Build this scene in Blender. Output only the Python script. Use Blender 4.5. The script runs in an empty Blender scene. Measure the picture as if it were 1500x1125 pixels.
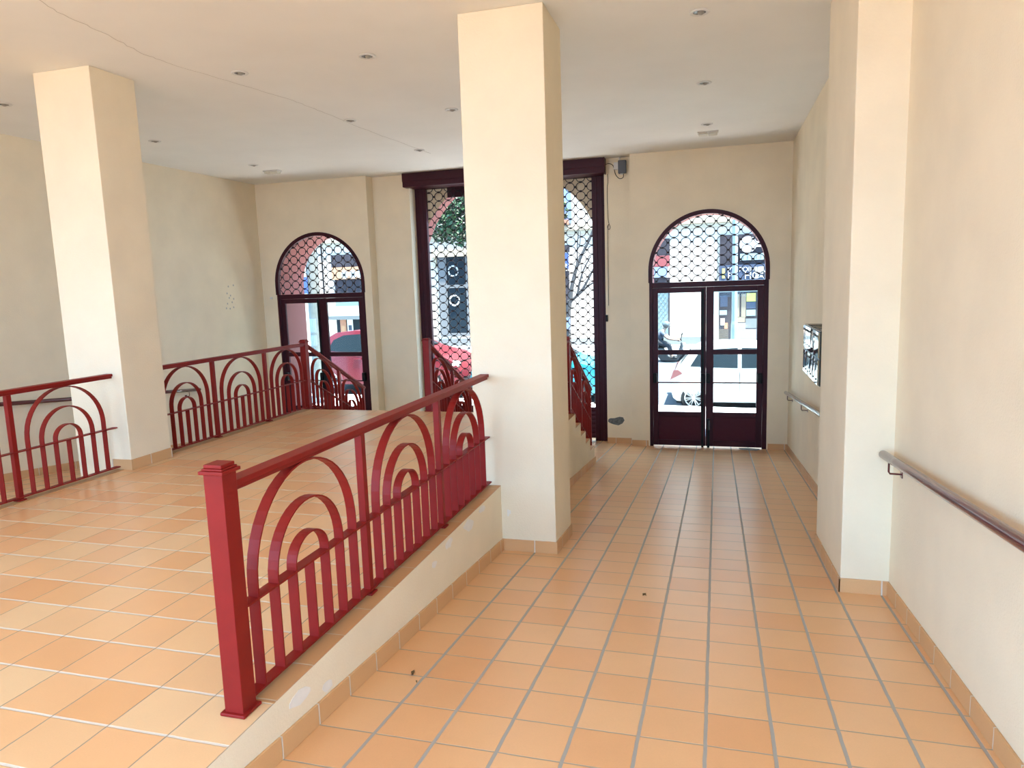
import bpy, bmesh, math, random
from mathutils import Vector, Matrix
random.seed(7)
sc = bpy.context.scene
COL = sc.collection
PI = math.pi

# ------------------------------------------------------------------ camera
F = 1045.52
yaw, pit, rol = -0.281383804, -0.137977020, -0.0330586502
fw = Vector((math.sin(yaw)*math.cos(pit), math.cos(yaw)*math.cos(pit), math.sin(pit)))
rt = fw.cross(Vector((0, 0, 1))).normalized(); up = rt.cross(fw)
r2 = math.cos(rol)*rt + math.sin(rol)*up; u2 = -math.sin(rol)*rt + math.cos(rol)*up
cd = bpy.data.cameras.new('camera'); cam = bpy.data.objects.new('camera', cd); COL.objects.link(cam)
cd.sensor_width = 36; cd.sensor_fit = 'HORIZONTAL'; cd.lens = F/1500*36
cd.clip_start = 0.05; cd.clip_end = 300
m = Matrix.Identity(4)
for i in range(3):
    m[i][0] = r2[i]; m[i][1] = u2[i]; m[i][2] = -fw[i]
m[0][3], m[1][3], m[2][3] = 0, 0, 1.6
cam.matrix_world = m
sc.camera = cam

# ------------------------------------------------------------------ sky, sun, exposure
w = bpy.data.worlds.new('world'); sc.world = w; w.use_nodes = True
bg = w.node_tree.nodes['Background']
bg.inputs[0].default_value = (0.45, 0.80, 1.25, 1); bg.inputs[1].default_value = 2.1
sd = bpy.data.lights.new('sun', 'SUN'); sun = bpy.data.objects.new('sun', sd); COL.objects.link(sun)
sd.energy = 15.0; sd.angle = math.radians(1.0); sd.color = (1.0, 0.94, 0.85)
sun.location = (0, -20, 30)
sun.rotation_euler = Vector((-0.30, 0.16, -0.94)).to_track_quat('-Z', 'Y').to_euler()
sc.view_settings.view_transform = 'Standard'; sc.view_settings.look = 'None'
sc.view_settings.gamma = 1; sc.view_settings.use_curve_mapping = False
sc.view_settings.exposure = 1.76

# ------------------------------------------------------------------ materials
def mat(name, col, rough=0.6, metal=0.0, spec=0.5, noise=0.0, nscale=6.0, bump=0.0, bscale=60.0, coat=0.0):
    M = bpy.data.materials.new(name); M.use_nodes = True
    nt = M.node_tree; b = nt.nodes['Principled BSDF']
    b.inputs['Base Color'].default_value = (*col, 1); b.inputs['Roughness'].default_value = rough
    b.inputs['Metallic'].default_value = metal; b.inputs['Specular IOR Level'].default_value = spec
    if coat: b.inputs['Coat Weight'].default_value = coat
    geo = nt.nodes.new('ShaderNodeNewGeometry')
    if noise:
        n = nt.nodes.new('ShaderNodeTexNoise'); n.inputs['Scale'].default_value = nscale; n.inputs['Detail'].default_value = 6
        nt.links.new(geo.outputs['Position'], n.inputs['Vector'])
        r = nt.nodes.new('ShaderNodeValToRGB')
        r.color_ramp.elements[0].position = 0.3; r.color_ramp.elements[1].position = 0.7
        r.color_ramp.elements[0].color = tuple(c*(1-noise) for c in col) + (1,)
        r.color_ramp.elements[1].color = tuple(min(1, c*(1+noise*0.5)) for c in col) + (1,)
        nt.links.new(n.outputs['Fac'], r.inputs['Fac']); nt.links.new(r.outputs[0], b.inputs['Base Color'])
    if bump:
        n = nt.nodes.new('ShaderNodeTexNoise'); n.inputs['Scale'].default_value = bscale; n.inputs['Detail'].default_value = 4
        nt.links.new(geo.outputs['Position'], n.inputs['Vector'])
        bp = nt.nodes.new('ShaderNodeBump'); bp.inputs['Strength'].default_value = bump; bp.inputs['Distance'].default_value = 0.01
        nt.links.new(n.outputs['Fac'], bp.inputs['Height']); nt.links.new(bp.outputs[0], b.inputs['Normal'])
    return M

def tile_mat(name, px, py, x0, y0, gx, gy, cols, groutx, grouty, rough=0.30, axes=('X', 'Y')):
    """square clay tiles; gx = width of the joints at constant x, gy = at constant y"""
    M = bpy.data.materials.new(name); M.use_nodes = True
    nt = M.node_tree; N = nt.nodes; L = nt.links; b = N['Principled BSDF']
    geo = N.new('ShaderNodeNewGeometry'); sp = N.new('ShaderNodeSeparateXYZ'); L.new(geo.outputs['Position'], sp.inputs[0])
    def mth(op, a, bb=None, c=None):
        n = N.new('ShaderNodeMath'); n.operation = op
        for i, v in enumerate((a, bb, c)):
            if v is None: continue
            if isinstance(v, (int, float)): n.inputs[i].default_value = v
            else: L.new(v, n.inputs[i])
        return n.outputs[0]
    wob = N.new('ShaderNodeTexNoise'); wob.inputs['Scale'].default_value = 9; L.new(geo.outputs['Position'], wob.inputs['Vector'])
    wv = mth('MULTIPLY', mth('SUBTRACT', wob.outputs['Fac'], 0.5), 0.006)
    def axis(ax, p, o, g):
        u = mth('DIVIDE', mth('SUBTRACT', mth('ADD', sp.outputs[ax], wv), o), p)
        fr = mth('FRACT', u); d = mth('MULTIPLY', mth('MINIMUM', fr, mth('SUBTRACT', 1.0, fr)), p)
        n = N.new('ShaderNodeMapRange'); L.new(d, n.inputs['Value'])
        n.inputs['From Min'].default_value = g/2; n.inputs['From Max'].default_value = g/2+0.0025
        n.inputs['To Min'].default_value = 1; n.inputs['To Max'].default_value = 0
        return mth('FLOOR', u), n.outputs[0]
    iu, mu = axis(axes[0], px, x0, gx); iv, mv = axis(axes[1], py, y0, gy)
    cb = N.new('ShaderNodeCombineXYZ'); L.new(iu, cb.inputs[0]); L.new(iv, cb.inputs[1])
    wn = N.new('ShaderNodeTexWhiteNoise'); wn.noise_dimensions = '2D'; L.new(cb.outputs[0], wn.inputs['Vector'])
    rp = N.new('ShaderNodeValToRGB'); rp.color_ramp.interpolation = 'LINEAR'
    els = rp.color_ramp.elements
    els[0].position = 0; els[0].color = (*cols[0], 1); els[1].position = 1; els[1].color = (*cols[-1], 1)
    for k in range(1, len(cols)-1):
        e = els.new(k/(len(cols)-1)); e.color = (*cols[k], 1)
    L.new(wn.outputs['Value'], rp.inputs['Fac'])
    n2 = N.new('ShaderNodeTexNoise'); n2.inputs['Scale'].default_value = 5; n2.inputs['Detail'].default_value = 5
    L.new(geo.outputs['Position'], n2.inputs['Vector'])
    n3 = N.new('ShaderNodeTexNoise'); n3.inputs['Scale'].default_value = 160; n3.inputs['Detail'].default_value = 2
    L.new(geo.outputs['Position'], n3.inputs['Vector'])
    vv = mth('ADD', mth('MULTIPLY_ADD', n2.outputs['Fac'], 0.10, 0.90), mth('MULTIPLY', n3.outputs['Fac'], 0.09))
    hs = N.new('ShaderNodeHueSaturation'); L.new(rp.outputs[0], hs.inputs['Color']); L.new(vv, hs.inputs['Value'])
    m1 = N.new('ShaderNodeMix'); m1.data_type = 'RGBA'; L.new(mv, m1.inputs['Factor']); L.new(hs.outputs[0], m1.inputs['A']); m1.inputs['B'].default_value = (*grouty, 1)
    m2 = N.new('ShaderNodeMix'); m2.data_type = 'RGBA'; L.new(mu, m2.inputs['Factor']); L.new(m1.outputs['Result'], m2.inputs['A']); m2.inputs['B'].default_value = (*groutx, 1)
    L.new(m2.outputs['Result'], b.inputs['Base Color'])
    b.inputs['Specular IOR Level'].default_value = 0.65
    gm = mth('MAXIMUM', mu, mv)
    L.new(mth('MULTIPLY_ADD', gm, 0.4, mth('MULTIPLY_ADD', n2.outputs['Fac'], 0.08, rough-0.04)), b.inputs['Roughness'])
    bp = N.new('ShaderNodeBump'); bp.inputs['Strength'].default_value = 0.5; bp.inputs['Distance'].default_value = 0.004
    L.new(mth('SUBTRACT', 1.0, gm), bp.inputs['Height']); L.new(bp.outputs[0], b.inputs['Normal'])
    return M

TC = [(0.82, 0.45, 0.205), (0.84, 0.485, 0.235), (0.80, 0.41, 0.18), (0.84, 0.495, 0.245), (0.83, 0.455, 0.21)]
PC = [(0.83, 0.47, 0.22), (0.77, 0.375, 0.155), (0.82, 0.535, 0.28), (0.81, 0.42, 0.185), (0.84, 0.505, 0.245), (0.78, 0.39, 0.16)]
m_ramp = tile_mat('ramp_tile', 0.2715, 0.2715, -1.663, 2.523, 0.013, 0.005, TC, (0.40, 0.37, 0.33), (0.40, 0.34, 0.27))
m_plat = tile_mat('platform_tile', 0.2685, 0.2685, -1.665, 1.967, 0.0035, 0.010, PC, (0.40, 0.30, 0.20), (0.72, 0.62, 0.50))
m_bsy = tile_mat('skirting_tile_y', 5.0, 0.2715, 40, 2.523, 0, 0.006, [(0.66, 0.365, 0.165), (0.70, 0.40, 0.185)], (0.7, 0.6, 0.5), (0.72, 0.64, 0.54), 0.5)
m_bsx = tile_mat('skirting_tile_x', 0.2715, 5.0, -1.663, 40, 0.006, 0, [(0.66, 0.365, 0.165), (0.70, 0.40, 0.185)], (0.72, 0.64, 0.54), (0.7, 0.6, 0.5), 0.5)
m_nose = tile_mat('nosing_tile', 5.0, 0.2715, 40, 2.523, 0, 0.005, [(0.53, 0.275, 0.11), (0.57, 0.305, 0.13)], (0.5, 0.4, 0.3), (0.60, 0.45, 0.30), 0.45)
m_plaster = mat('cream_plaster', (0.885, 0.752, 0.548), 0.85, noise=0.05, nscale=2.5, bump=0.25, bscale=90)
m_filler = mat('wall_filler', (0.86, 0.80, 0.72), 0.9, noise=0.05, nscale=20)
m_ceil = mat('ceiling_paint', (0.87, 0.84, 0.79), 0.9, noise=0.03, nscale=1.5)
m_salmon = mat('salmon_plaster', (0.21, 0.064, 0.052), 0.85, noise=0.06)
m_grey_pl = mat('bare_cement', (0.14, 0.15, 0.15), 0.9, noise=0.4, nscale=30)
m_red = mat('red_enamel', (0.235, 0.011, 0.008), 0.46, spec=0.22, noise=0.10, nscale=8)
m_maroon = mat('maroon_enamel', (0.045, 0.006, 0.013), 0.42, spec=0.2, noise=0.08)
m_maroon2 = mat('maroon_panel', (0.060, 0.008, 0.018), 0.45, spec=0.2)
m_rail = mat('brown_red_gloss', (0.11, 0.022, 0.022), 0.22, coat=0.4)
m_black = mat('black_plastic', (0.008, 0.008, 0.009), 0.5, spec=0.2)
m_wire = mat('dark_wire', (0.016, 0.008, 0.009), 0.5, metal=0.3)
m_steel = mat('polished_steel', (0.62, 0.66, 0.68), 0.06, metal=1.0)
m_steel2 = mat('dark_steel', (0.06, 0.065, 0.06), 0.25, metal=0.7)
m_greybox = mat('grey_box', (0.10, 0.105, 0.12), 0.5)
m_whiteplastic = mat('white_plastic', (0.72, 0.70, 0.66), 0.5)
m_lampin = mat('lamp_reflector', (0.10, 0.085, 0.065), 0.3, metal=0.6)
m_bulb = mat('frosted_bulb', (0.30, 0.28, 0.24), 0.3)
m_emcover = mat('milky_cover', (0.62, 0.58, 0.48), 0.35)
m_crack = mat('crack', (0.50, 0.45, 0.40), 0.9)
m_leafdry = mat('dry_leaf', (0.14, 0.075, 0.025), 0.8)
m_scrap = mat('grey_scrap', (0.22, 0.24, 0.27), 0.7)
m_asphalt = mat('asphalt', (0.055, 0.062, 0.075), 0.9, noise=0.2, nscale=20)
m_pave = mat('sidewalk', (0.72, 0.71, 0.68), 0.85, noise=0.08)
m_court = mat('forecourt_paving', (0.18, 0.112, 0.06), 0.85, noise=0.1)
m_white = mat('white_paint', (0.34, 0.36, 0.36), 0.7)
m_stone2 = mat('cream_stone', (0.25, 0.22, 0.155), 0.8)
m_dark = mat('dark_glass', (0.008, 0.013, 0.017), 0.3, spec=0.06)
m_dkgrey = mat('dark_grey_panel', (0.026, 0.024, 0.028), 0.7, spec=0.1, noise=0.25, nscale=4)
m_slate = mat('slate_blue_sign', (0.034, 0.045, 0.068), 0.7, spec=0.1)
m_slategrey = mat('slate_grey', (0.07, 0.075, 0.075), 0.7)
m_peach = mat('peach_sign', (0.25, 0.135, 0.068), 0.7)
m_blue = mat('blue_sign', (0.015, 0.04, 0.15), 0.6)
m_ltblue = mat('light_blue_sign', (0.10, 0.135, 0.205), 0.6)
m_redsign = mat('red_sign', (0.13, 0.022, 0.022), 0.6)
m_lattice = mat('lattice', (0.13, 0.17, 0.17), 0.6)
m_tan = mat('tan_panel', (0.13, 0.10, 0.07), 0.7)
m_mauve = mat('mauve_panel', (0.115, 0.11, 0.135), 0.6)
m_yellow = mat('yellow_mark', (0.26, 0.25, 0.06), 0.6)
m_orange = mat('orange_poster', (0.20, 0.085, 0.045), 0.6)
m_pole = mat('pale_pole', (0.155, 0.20, 0.215), 0.5, metal=0.2)
m_conc = mat('concrete_pole', (0.07, 0.08, 0.075), 0.85, noise=0.2, nscale=10)
m_bark = mat('bark', (0.025, 0.027, 0.028), 0.9, noise=0.3, nscale=20)
m_leaf = mat('leaf_green', (0.016, 0.050, 0.014), 0.5, noise=0.5, nscale=3)
m_carw = mat('car_white', (0.25, 0.26, 0.256), 0.35, spec=0.3, coat=0.15)
m_carr = mat('car_red', (0.075, 0.003, 0.007), 0.35, spec=0.3, coat=0.15)
m_carc = mat('car_teal', (0.006, 0.12, 0.175), 0.35, spec=0.3, coat=0.15)
m_tyre = mat('tyre_rubber', (0.014, 0.015, 0.017), 0.9, spec=0.1)
m_alloy = mat('alloy', (0.32, 0.34, 0.35), 0.3, metal=0.7)
m_tail = mat('tail_lamp', (0.11, 0.045, 0.048), 0.2, coat=0.5)
m_skin = mat('skin', (0.22, 0.13, 0.09), 0.6)
m_shirt = mat('grey_shirt', (0.05, 0.058, 0.075), 0.9)
m_jeans = mat('dark_trousers', (0.012, 0.013, 0.017), 0.9)
m_helmet = mat('helmet', (0.07, 0.08, 0.078), 0.25, coat=0.5)
m_scoot = mat('scooter_grey', (0.018, 0.02, 0.022), 0.3, coat=0.4)

def glass_mat(name, tint, gl=0.06):
    M = bpy.data.materials.new(name); M.use_nodes = True
    nt = M.node_tree; N = nt.nodes; N.clear()
    o = N.new('ShaderNodeOutputMaterial'); mx = N.new('ShaderNodeMixShader'); t = N.new('ShaderNodeBsdfTransparent')
    g = N.new('ShaderNodeBsdfGlossy'); fr = N.new('ShaderNodeFresnel'); fr.inputs[0].default_value = 1.22
    t.inputs[0].default_value = (*tint, 1); g.inputs['Roughness'].default_value = 0.02
    nt.links.new(fr.outputs[0], mx.inputs[0]); nt.links.new(t.outputs[0], mx.inputs[1]); nt.links.new(g.outputs[0], mx.inputs[2])
    nt.links.new(mx.outputs[0], o.inputs[0])
    return M
m_glass = glass_mat('clear_glass', (0.90, 0.965, 0.97))

def ashlar_mat():
    M = tile_mat('ashlar_stone', 1.0, 0.32, -1.69, -0.02, 0.0, 0.012, [(0.31, 0.285, 0.24), (0.325, 0.295, 0.248)], (0.28, 0.25, 0.22), (0.245, 0.225, 0.19), 0.85, ('X', 'Z'))
    return M
m_ashlar = ashlar_mat()

# ------------------------------------------------------------------ mesh helpers
class MB:
    def __init__(s): s.bm = bmesh.new(); s.mi = 0
    def face(s, vs):
        f = s.bm.faces.new(vs); f.material_index = s.mi; return f
    def box(s, x0, x1, y0, y1, z0, z1):
        v = [s.bm.verts.new((x, y, z)) for z in (z0, z1) for y in (y0, y1) for x in (x0, x1)]
        for q in ((0, 2, 3, 1), (4, 5, 7, 6), (0, 1, 5, 4), (2, 6, 7, 3), (0, 4, 6, 2), (1, 3, 7, 5)):
            s.face([v[i] for i in q])
        return s
    def hexa(s, bot, top):
        v = [s.bm.verts.new(p) for p in list(bot)+list(top)]
        for q in ((3, 2, 1, 0), (4, 5, 6, 7), (0, 1, 5, 4), (1, 2, 6, 5), (2, 3, 7, 6), (3, 0, 4, 7)):
            s.face([v[i] for i in q])
        return s
    def prism(s, poly, axis, a, b, mi_side=None, mi_side_fn=None, mi_back=None):
        """poly of 2-D points extruded along axis from a to b"""
        def P(p, t):
            return {'Y': (p[0], t, p[1]), 'X': (t, p[0], p[1]), 'Z': (p[0], p[1], t)}[axis]
        A = [s.bm.verts.new(P(p, a)) for p in poly]; B = [s.bm.verts.new(P(p, b)) for p in poly]
        s.face(A); f = s.face(B[::-1])
        if mi_back is not None: f.material_index = mi_back
        n = len(poly)
        for i in range(n):
            f = s.face([A[i], B[i], B[(i+1) % n], A[(i+1) % n]])
            if mi_side is not None: f.material_index = mi_side
            if mi_side_fn: f.material_index = mi_side_fn(poly[i], poly[(i+1) % n])
        return s
    def tube(s, pts, r, n=8, closed=False, cap=True):
        pts = [Vector(p) for p in pts]; N = len(pts); rings = []
        ref = None
        for i, p in enumerate(pts):
            if closed: d = pts[(i+1) % N]-pts[i-1]
            else: d = pts[min(i+1, N-1)]-pts[max(i-1, 0)]
            d.normalize()
            if ref is None:
                ref = Vector((0, 0, 1)) if abs(d.z) < 0.9 else Vector((1, 0, 0))
            a = ref - d*ref.dot(d)
            if a.length < 1e-4: a = d.orthogonal()
            a.normalize(); ref = a; b = d.cross(a)
            rr = r[i] if isinstance(r, (list, tuple)) else r
            rings.append([s.bm.verts.new(p+rr*(math.cos(2*PI*(k+.5)/n)*a+math.sin(2*PI*(k+.5)/n)*b)) for k in range(n)])
        for i in range(N if closed else N-1):
            A, B = rings[i], rings[(i+1) % N]
            for k in range(n): s.face([A[k], A[(k+1) % n], B[(k+1) % n], B[k]])
        if cap and not closed:
            s.face(rings[0][::-1]); s.face(rings[-1])
        return s
    def ribbon(s, pts, x0, x1, t, closed=False):
        """flat bar bent in a Y-Z plane: pts (y,z), wide in x, thickness t"""
        N = len(pts); R = []
        for i in range(N):
            a = pts[max(i-1, 0)]; b = pts[min(i+1, N-1)]
            d = Vector((b[0]-a[0], b[1]-a[1])); d.normalize(); nn = Vector((-d.y, d.x))*t/2
            y, z = pts[i]
            R.append([s.bm.verts.new(c) for c in ((x0, y+nn.x, z+nn.y), (x1, y+nn.x, z+nn.y), (x1, y-nn.x, z-nn.y), (x0, y-nn.x, z-nn.y))])
        for i in range(N-1):
            for k in range(4): s.face([R[i][k], R[i][(k+1) % 4], R[i+1][(k+1) % 4], R[i+1][k]])
        s.face(R[0][::-1]); s.face(R[-1])
        return s
    def lathe(s, prof, c, axis='Z', n=24):
        rings = []
        for (r, h) in prof:
            ring = []
            for k in range(n):
                a = 2*PI*k/n; u, v = r*math.cos(a), r*math.sin(a)
                p = {'Z': (u, v, h), 'Y': (u, h, v), 'X': (h, u, v)}[axis]
                ring.append(s.bm.verts.new((c[0]+p[0], c[1]+p[1], c[2]+p[2])))
            rings.append(ring)
        for A, B in zip(rings, rings[1:]):
            for k in range(n): s.face([A[k], A[(k+1) % n], B[(k+1) % n], B[k]])
        s.face(rings[0][::-1]); s.face(rings[-1])
        return s
    def sphere(s, c, rx, ry, rz, u=16, v=10):
        mm = Matrix.Translation(c) @ Matrix.Diagonal((rx, ry, rz, 1))
        before = set(s.bm.faces)
        bmesh.ops.create_uvsphere(s.bm, u_segments=u, v_segments=v, radius=1, matrix=mm)
        for f in s.bm.faces:
            if f not in before: f.material_index = s.mi
        return s
    def poly(s, pts): s.face([s.bm.verts.new(p) for p in pts]); return s
    def build(s, name, mats, parent=None, smooth=False, bevel=0, kind=None, normals=True, label=None):
        if normals: bmesh.ops.recalc_face_normals(s.bm, faces=s.bm.faces)
        if not isinstance(mats, (list, tuple)): mats = [mats]
        xs = [v.co for v in s.bm.verts]
        if parent is not None: o0 = wloc(parent)
        else:
            o0 = Vector(((min(v.x for v in xs)+max(v.x for v in xs))/2, (min(v.y for v in xs)+max(v.y for v in xs))/2, min(v.z for v in xs)))
        me = bpy.data.meshes.new(name)
        for v in s.bm.verts: v.co -= o0
        s.bm.to_mesh(me); s.bm.free()
        for q in mats: me.materials.append(q)
        if smooth:
            for p in me.polygons: p.use_smooth = True
        o = bpy.data.objects.new(name, me); COL.objects.link(o)
        if parent is not None: o.parent = parent
        else: o.location = o0
        if bevel:
            bv = o.modifiers.new('bevel', 'BEVEL'); bv.width = bevel; bv.segments = 2; bv.limit_method = 'ANGLE'; bv.angle_limit = math.radians(40)
        if kind: o['kind'] = kind
        if label: o['label'] = label
        return o
def wloc(o):
    v = Vector(o.location)
    while o.parent: o = o.parent; v = v + Vector(o.location)
    return v
def tag(o, label, cat, group=None, kind=None):
    o['label'] = label
    if cat: o['category'] = cat
    if group: o['group'] = group
    if kind: o['kind'] = kind
    return o
def thing(name, loc, label, cat, group=None, kind=None):
    o = bpy.data.objects.new(name, None); COL.objects.link(o); o.location = loc; o.empty_display_size = 0.1
    return tag(o, label, cat, group, kind)
def struct(mb, name, mats, **k): return mb.build(name, mats, kind='structure', **k)
def text_mesh(name, s, size, x, y, z, mt, parent=None, depth=0.01, align='LEFT'):
    cu = bpy.data.curves.new(name, 'FONT'); cu.body = s; cu.size = size; cu.extrude = depth; cu.align_x = align
    t = bpy.data.objects.new(name+'_t', cu); COL.objects.link(t)
    me = bpy.data.meshes.new_from_object(t.evaluated_get(bpy.context.evaluated_depsgraph_get()))
    bpy.data.objects.remove(t)
    me.transform(Matrix.Translation((x, y, z)) @ Matrix.Rotation(PI/2, 4, 'X'))
    if parent is not None: me.transform(Matrix.Translation(-wloc(parent)))
    me.materials.clear(); me.materials.append(mt)
    o = bpy.data.objects.new(name, me); COL.objects.link(o)
    if parent is not None: o.parent = parent
    return o

# ------------------------------------------------------------------ layout constants
RS, RZ = 0.0945, -0.034               # ramp fall and level at y = 0
def rz(y): return RZ - RS*y
def lz(y): return 0.055 - 0.0975*y    # left ramp
CE = 3.609                            # ceiling
XL, XR = -8.32, 1.095
XE, XW = -1.663, -5.47                # platform edges
YB, YF = 11.9, 12.85                  # inner face of the street wall, street face
YS = 8.52                             # head of the stairs
YR = -2.3  # unseen roof edge, drawn back behind the camera to dim the near columns
CD, CDL, AR, AZ = -0.14, -7.10, 0.92, 1.745   # door arch centres, radius, springing

# ------------------------------------------------------------------ floors, stairs, walls, ceiling
steps = [(YS, 0.0)]
y = YS; z = 0.0
for i in range(5):
    z -= 0.176; steps.append((y, z)); y += 0.338 if i < 4 else 0.30
    if i < 4: steps.append((y, z))
yend = steps[-1][0] + 0.06
prof = [(-0.4, -1.6), (-0.4, 0.0)] + steps[:-1] + [(steps[-1][0], steps[-1][1]), (yend, steps[-1][1]), (yend, -1.6)]
mb = MB(); mb.prism(prof, 'X', XW, XE, mi_side=1); struct(mb, 'floor', [m_plaster, m_plat])
mb = MB(); mb.box(XL-0.2, XR+0.2, -1.6, -0.4, -0.3, 0.0); struct(mb, 'floor', m_plat)
mb = MB(); mb.box(-40, 40, -40, -1.6, -0.3, -0.01); struct(mb, 'floor_forecourt', m_court)
def slope_slab(name, x0, x1, y0, y1, fz, mt):
    mb = MB(); mb.hexa([(x0, y0, fz(y0)-.2), (x1, y0, fz(y0)-.2), (x1, y1, fz(y1)-.2), (x0, y1, fz(y1)-.2)],
                       [(x0, y0, fz(y0)), (x1, y0, fz(y0)), (x1, y1, fz(y1)), (x0, y1, fz(y1))])
    return struct(mb, name, mt)
slope_slab('floor_ramp', XE, XR+0.1, -0.4, yend, rz, m_ramp)
slope_slab('floor_landing', XW, XR+0.1, yend, YF, rz, m_ramp)
slope_slab('floor_ramp', XL-0.1, XW, -0.4, YF, lz, m_ramp)
for x0, x1 in ((XE-0.135, XE), (XW, XW+0.135)):
    mb = MB(); mb.box(x0, x1, 2.235 if x0 > -3 else 1.0, YS, 0, 0.004); struct(mb, 'trim_1' if x0 > -3 else 'trim_2', m_nose)
# stair nosings on the right cheek
mb = MB(); mb.box(XL-0.2, XR+0.3, YR, YF, CE, 3.95); struct(mb, 'ceiling', m_ceil)
mb = MB(); mb.box(XL-0.5, XR+0.6, YR+0.25, YF, 3.95, 6.2); struct(mb, 'upper_shade_mass', m_plaster)  # unseen building mass over the roof, added to cast shade on the street
mb = MB(); mb.box(XR, XR+0.3, -0.6, YB, -1.6, CE); struct(mb, 'wall_right', m_plaster)
mb = MB(); mb.box(XL-0.2, XL, -0.6, YB, -1.6, CE); struct(mb, 'wall_left', m_plaster)
def arch_pts(c, r, zs, n=28, a0=0.0, a1=PI):
    return [(c+r*math.cos(a0+(a1-a0)*k/n), zs+r*math.sin(a0+(a1-a0)*k/n)) for k in range(n+1)]
def arch_wall(name, x0, x1, c, r, zs, y0, y1, ztop):
    poly = [(x0, -1.6), (x0, ztop), (x1, ztop), (x1, -1.6), (c+r, -1.6)] + arch_pts(c, r, zs) + [(c-r, -1.6)]
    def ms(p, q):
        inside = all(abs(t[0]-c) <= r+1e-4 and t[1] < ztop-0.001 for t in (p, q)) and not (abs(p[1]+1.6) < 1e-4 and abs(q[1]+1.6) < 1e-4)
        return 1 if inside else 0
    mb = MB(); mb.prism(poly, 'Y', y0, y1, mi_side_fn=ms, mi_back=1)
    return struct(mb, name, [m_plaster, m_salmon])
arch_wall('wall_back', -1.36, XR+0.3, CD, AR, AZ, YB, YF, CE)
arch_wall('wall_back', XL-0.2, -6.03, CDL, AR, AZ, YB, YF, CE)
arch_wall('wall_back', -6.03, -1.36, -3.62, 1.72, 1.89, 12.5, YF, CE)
mb = MB(); mb.box(-6.03, -5.31, 12.15, 12.5, -1.6, CE); struct(mb, 'wall_back', m_plaster)
mb = MB(); mb.box(-1.81, -1.36, 12.15, 12.5, -1.6, CE); struct(mb, 'wall_back', m_plaster)
# columns and pilaster
mb = MB(); mb.box(-1.872, -1.218, 5.33, 5.93, -1.0, CE); o = struct(mb, 'column', m_plaster, bevel=0.006)
tag(o, 'square cream column in the middle, railing ends at it', 'column')
mb = MB(); mb.box(-5.88, -5.255, 5.28, 5.79, -1.0, CE); o = struct(mb, 'column', m_plaster, bevel=0.006)
tag(o, 'square cream column on the left between two railings', 'column')
mb = MB(); mb.box(0.803, XR+0.02, 4.94, 6.12, -1.2, CE); o = struct(mb, 'pilaster', m_plaster, bevel=0.006)
tag(o, 'cream pilaster projecting from the right wall', 'pilaster')

# skirting tiles
BH, BT = 0.098, 0.012
def base_y(name, x, side, y0, y1, fz, h=BH):
    xa, xb = (x, x+BT*side); xa, xb = min(xa, xb), max(xa, xb)
    mb = MB(); mb.hexa([(xa, y0, fz(y0)), (xb, y0, fz(y0)), (xb, y1, fz(y1)), (xa, y1, fz(y1))],
                       [(xa, y0, fz(y0)+h), (xb, y0, fz(y0)+h), (xb, y1, fz(y1)+h), (xa, y1, fz(y1)+h)])
    return struct(mb, name, m_bsy, bevel=0.002)
def base_x(name, y, x0, x1, z, h=BH):
    mb = MB(); mb.box(x0, x1, y-BT, y, z, z+h); return struct(mb, name, m_bsx, bevel=0.002)
flat = lambda y: 0.0
# platform curb and stair cheek: the strip is clipped where the curb is lower than it
mb = MB(); y0 = 0.75; h0 = -rz(y0)
mb.hexa([(XE, y0, rz(y0)), (XE+BT, y0, rz(y0)), (XE+BT, 5.33, rz(5.33)), (XE, 5.33, rz(5.33))],
        [(XE, y0, rz(y0)+BH), (XE+BT, y0, rz(y0)+BH), (XE+BT, 5.33, rz(5.33)+BH), (XE, 5.33, rz(5.33)+BH)])
struct(mb, 'baseboard_curb', m_bsy, bevel=0.002)
base_y('baseboard_curb', XE, 1, 5.93, yend, rz)
base_y('baseboard_right', XR, -1, -0.3, 4.94, rz)
base_y('baseboard_right', XR, -1, 6.12, YB, rz)
base_y('baseboard_pilaster', 0.803, -1, 4.94-BT, 6.12, rz)
base_x('baseboard_pilaster', 4.94, 0.803-BT, XR, rz(4.94))
base_x('baseboard_column', 5.33, XE+BT, -1.218+BT, rz(5.33))
base_y('baseboard_column', -1.218, 1, 5.33, 5.93, rz)
base_y('baseboard_column', -1.872, -1, 5.33, 5.93, flat)
base_x('baseboard_column', 5.28, XW, -5.255+BT, 0)
base_y('baseboard_column', -5.255, 1, 5.28, 5.79, flat)
base_y('baseboard_left', XL, 1, 0, YB, lz)
base_x('baseboard_back', YB, 0.80, XR, rz(YB)); base_x('baseboard_back', YB, -1.36, -1.085, rz(YB))
base_x('baseboard_back', 12.15, -1.81, -1.36, rz(12.15)); base_x('baseboard_back', 12.15, -6.03, -5.31, rz(12.15))
base_x('baseboard_back', YB, -6.155, -6.03, rz(YB))

# hairline crack along the ceiling
ck = [(-4.35, 3.9), (-4.473, 4.28), (-4.52, 4.7), (-4.61, 5.2), (-4.60, 5.5), (-4.47, 6.2), (-4.33, 6.98), (-4.30, 7.6), (-4.31, 8.3), (-4.26, 9.2), (-4.16, 10.6)]
pp = []
for a, b in zip(ck, ck[1:]):
    for k in range(8):
        t = k/8; pp.append((a[0]+(b[0]-a[0])*t+random.uniform(-.012, .012), a[1]+(b[1]-a[1])*t, CE))
mb = MB(); mb.tube(pp, 0.0022, 4); struct(mb, 'ceiling_crack', m_crack)
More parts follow.
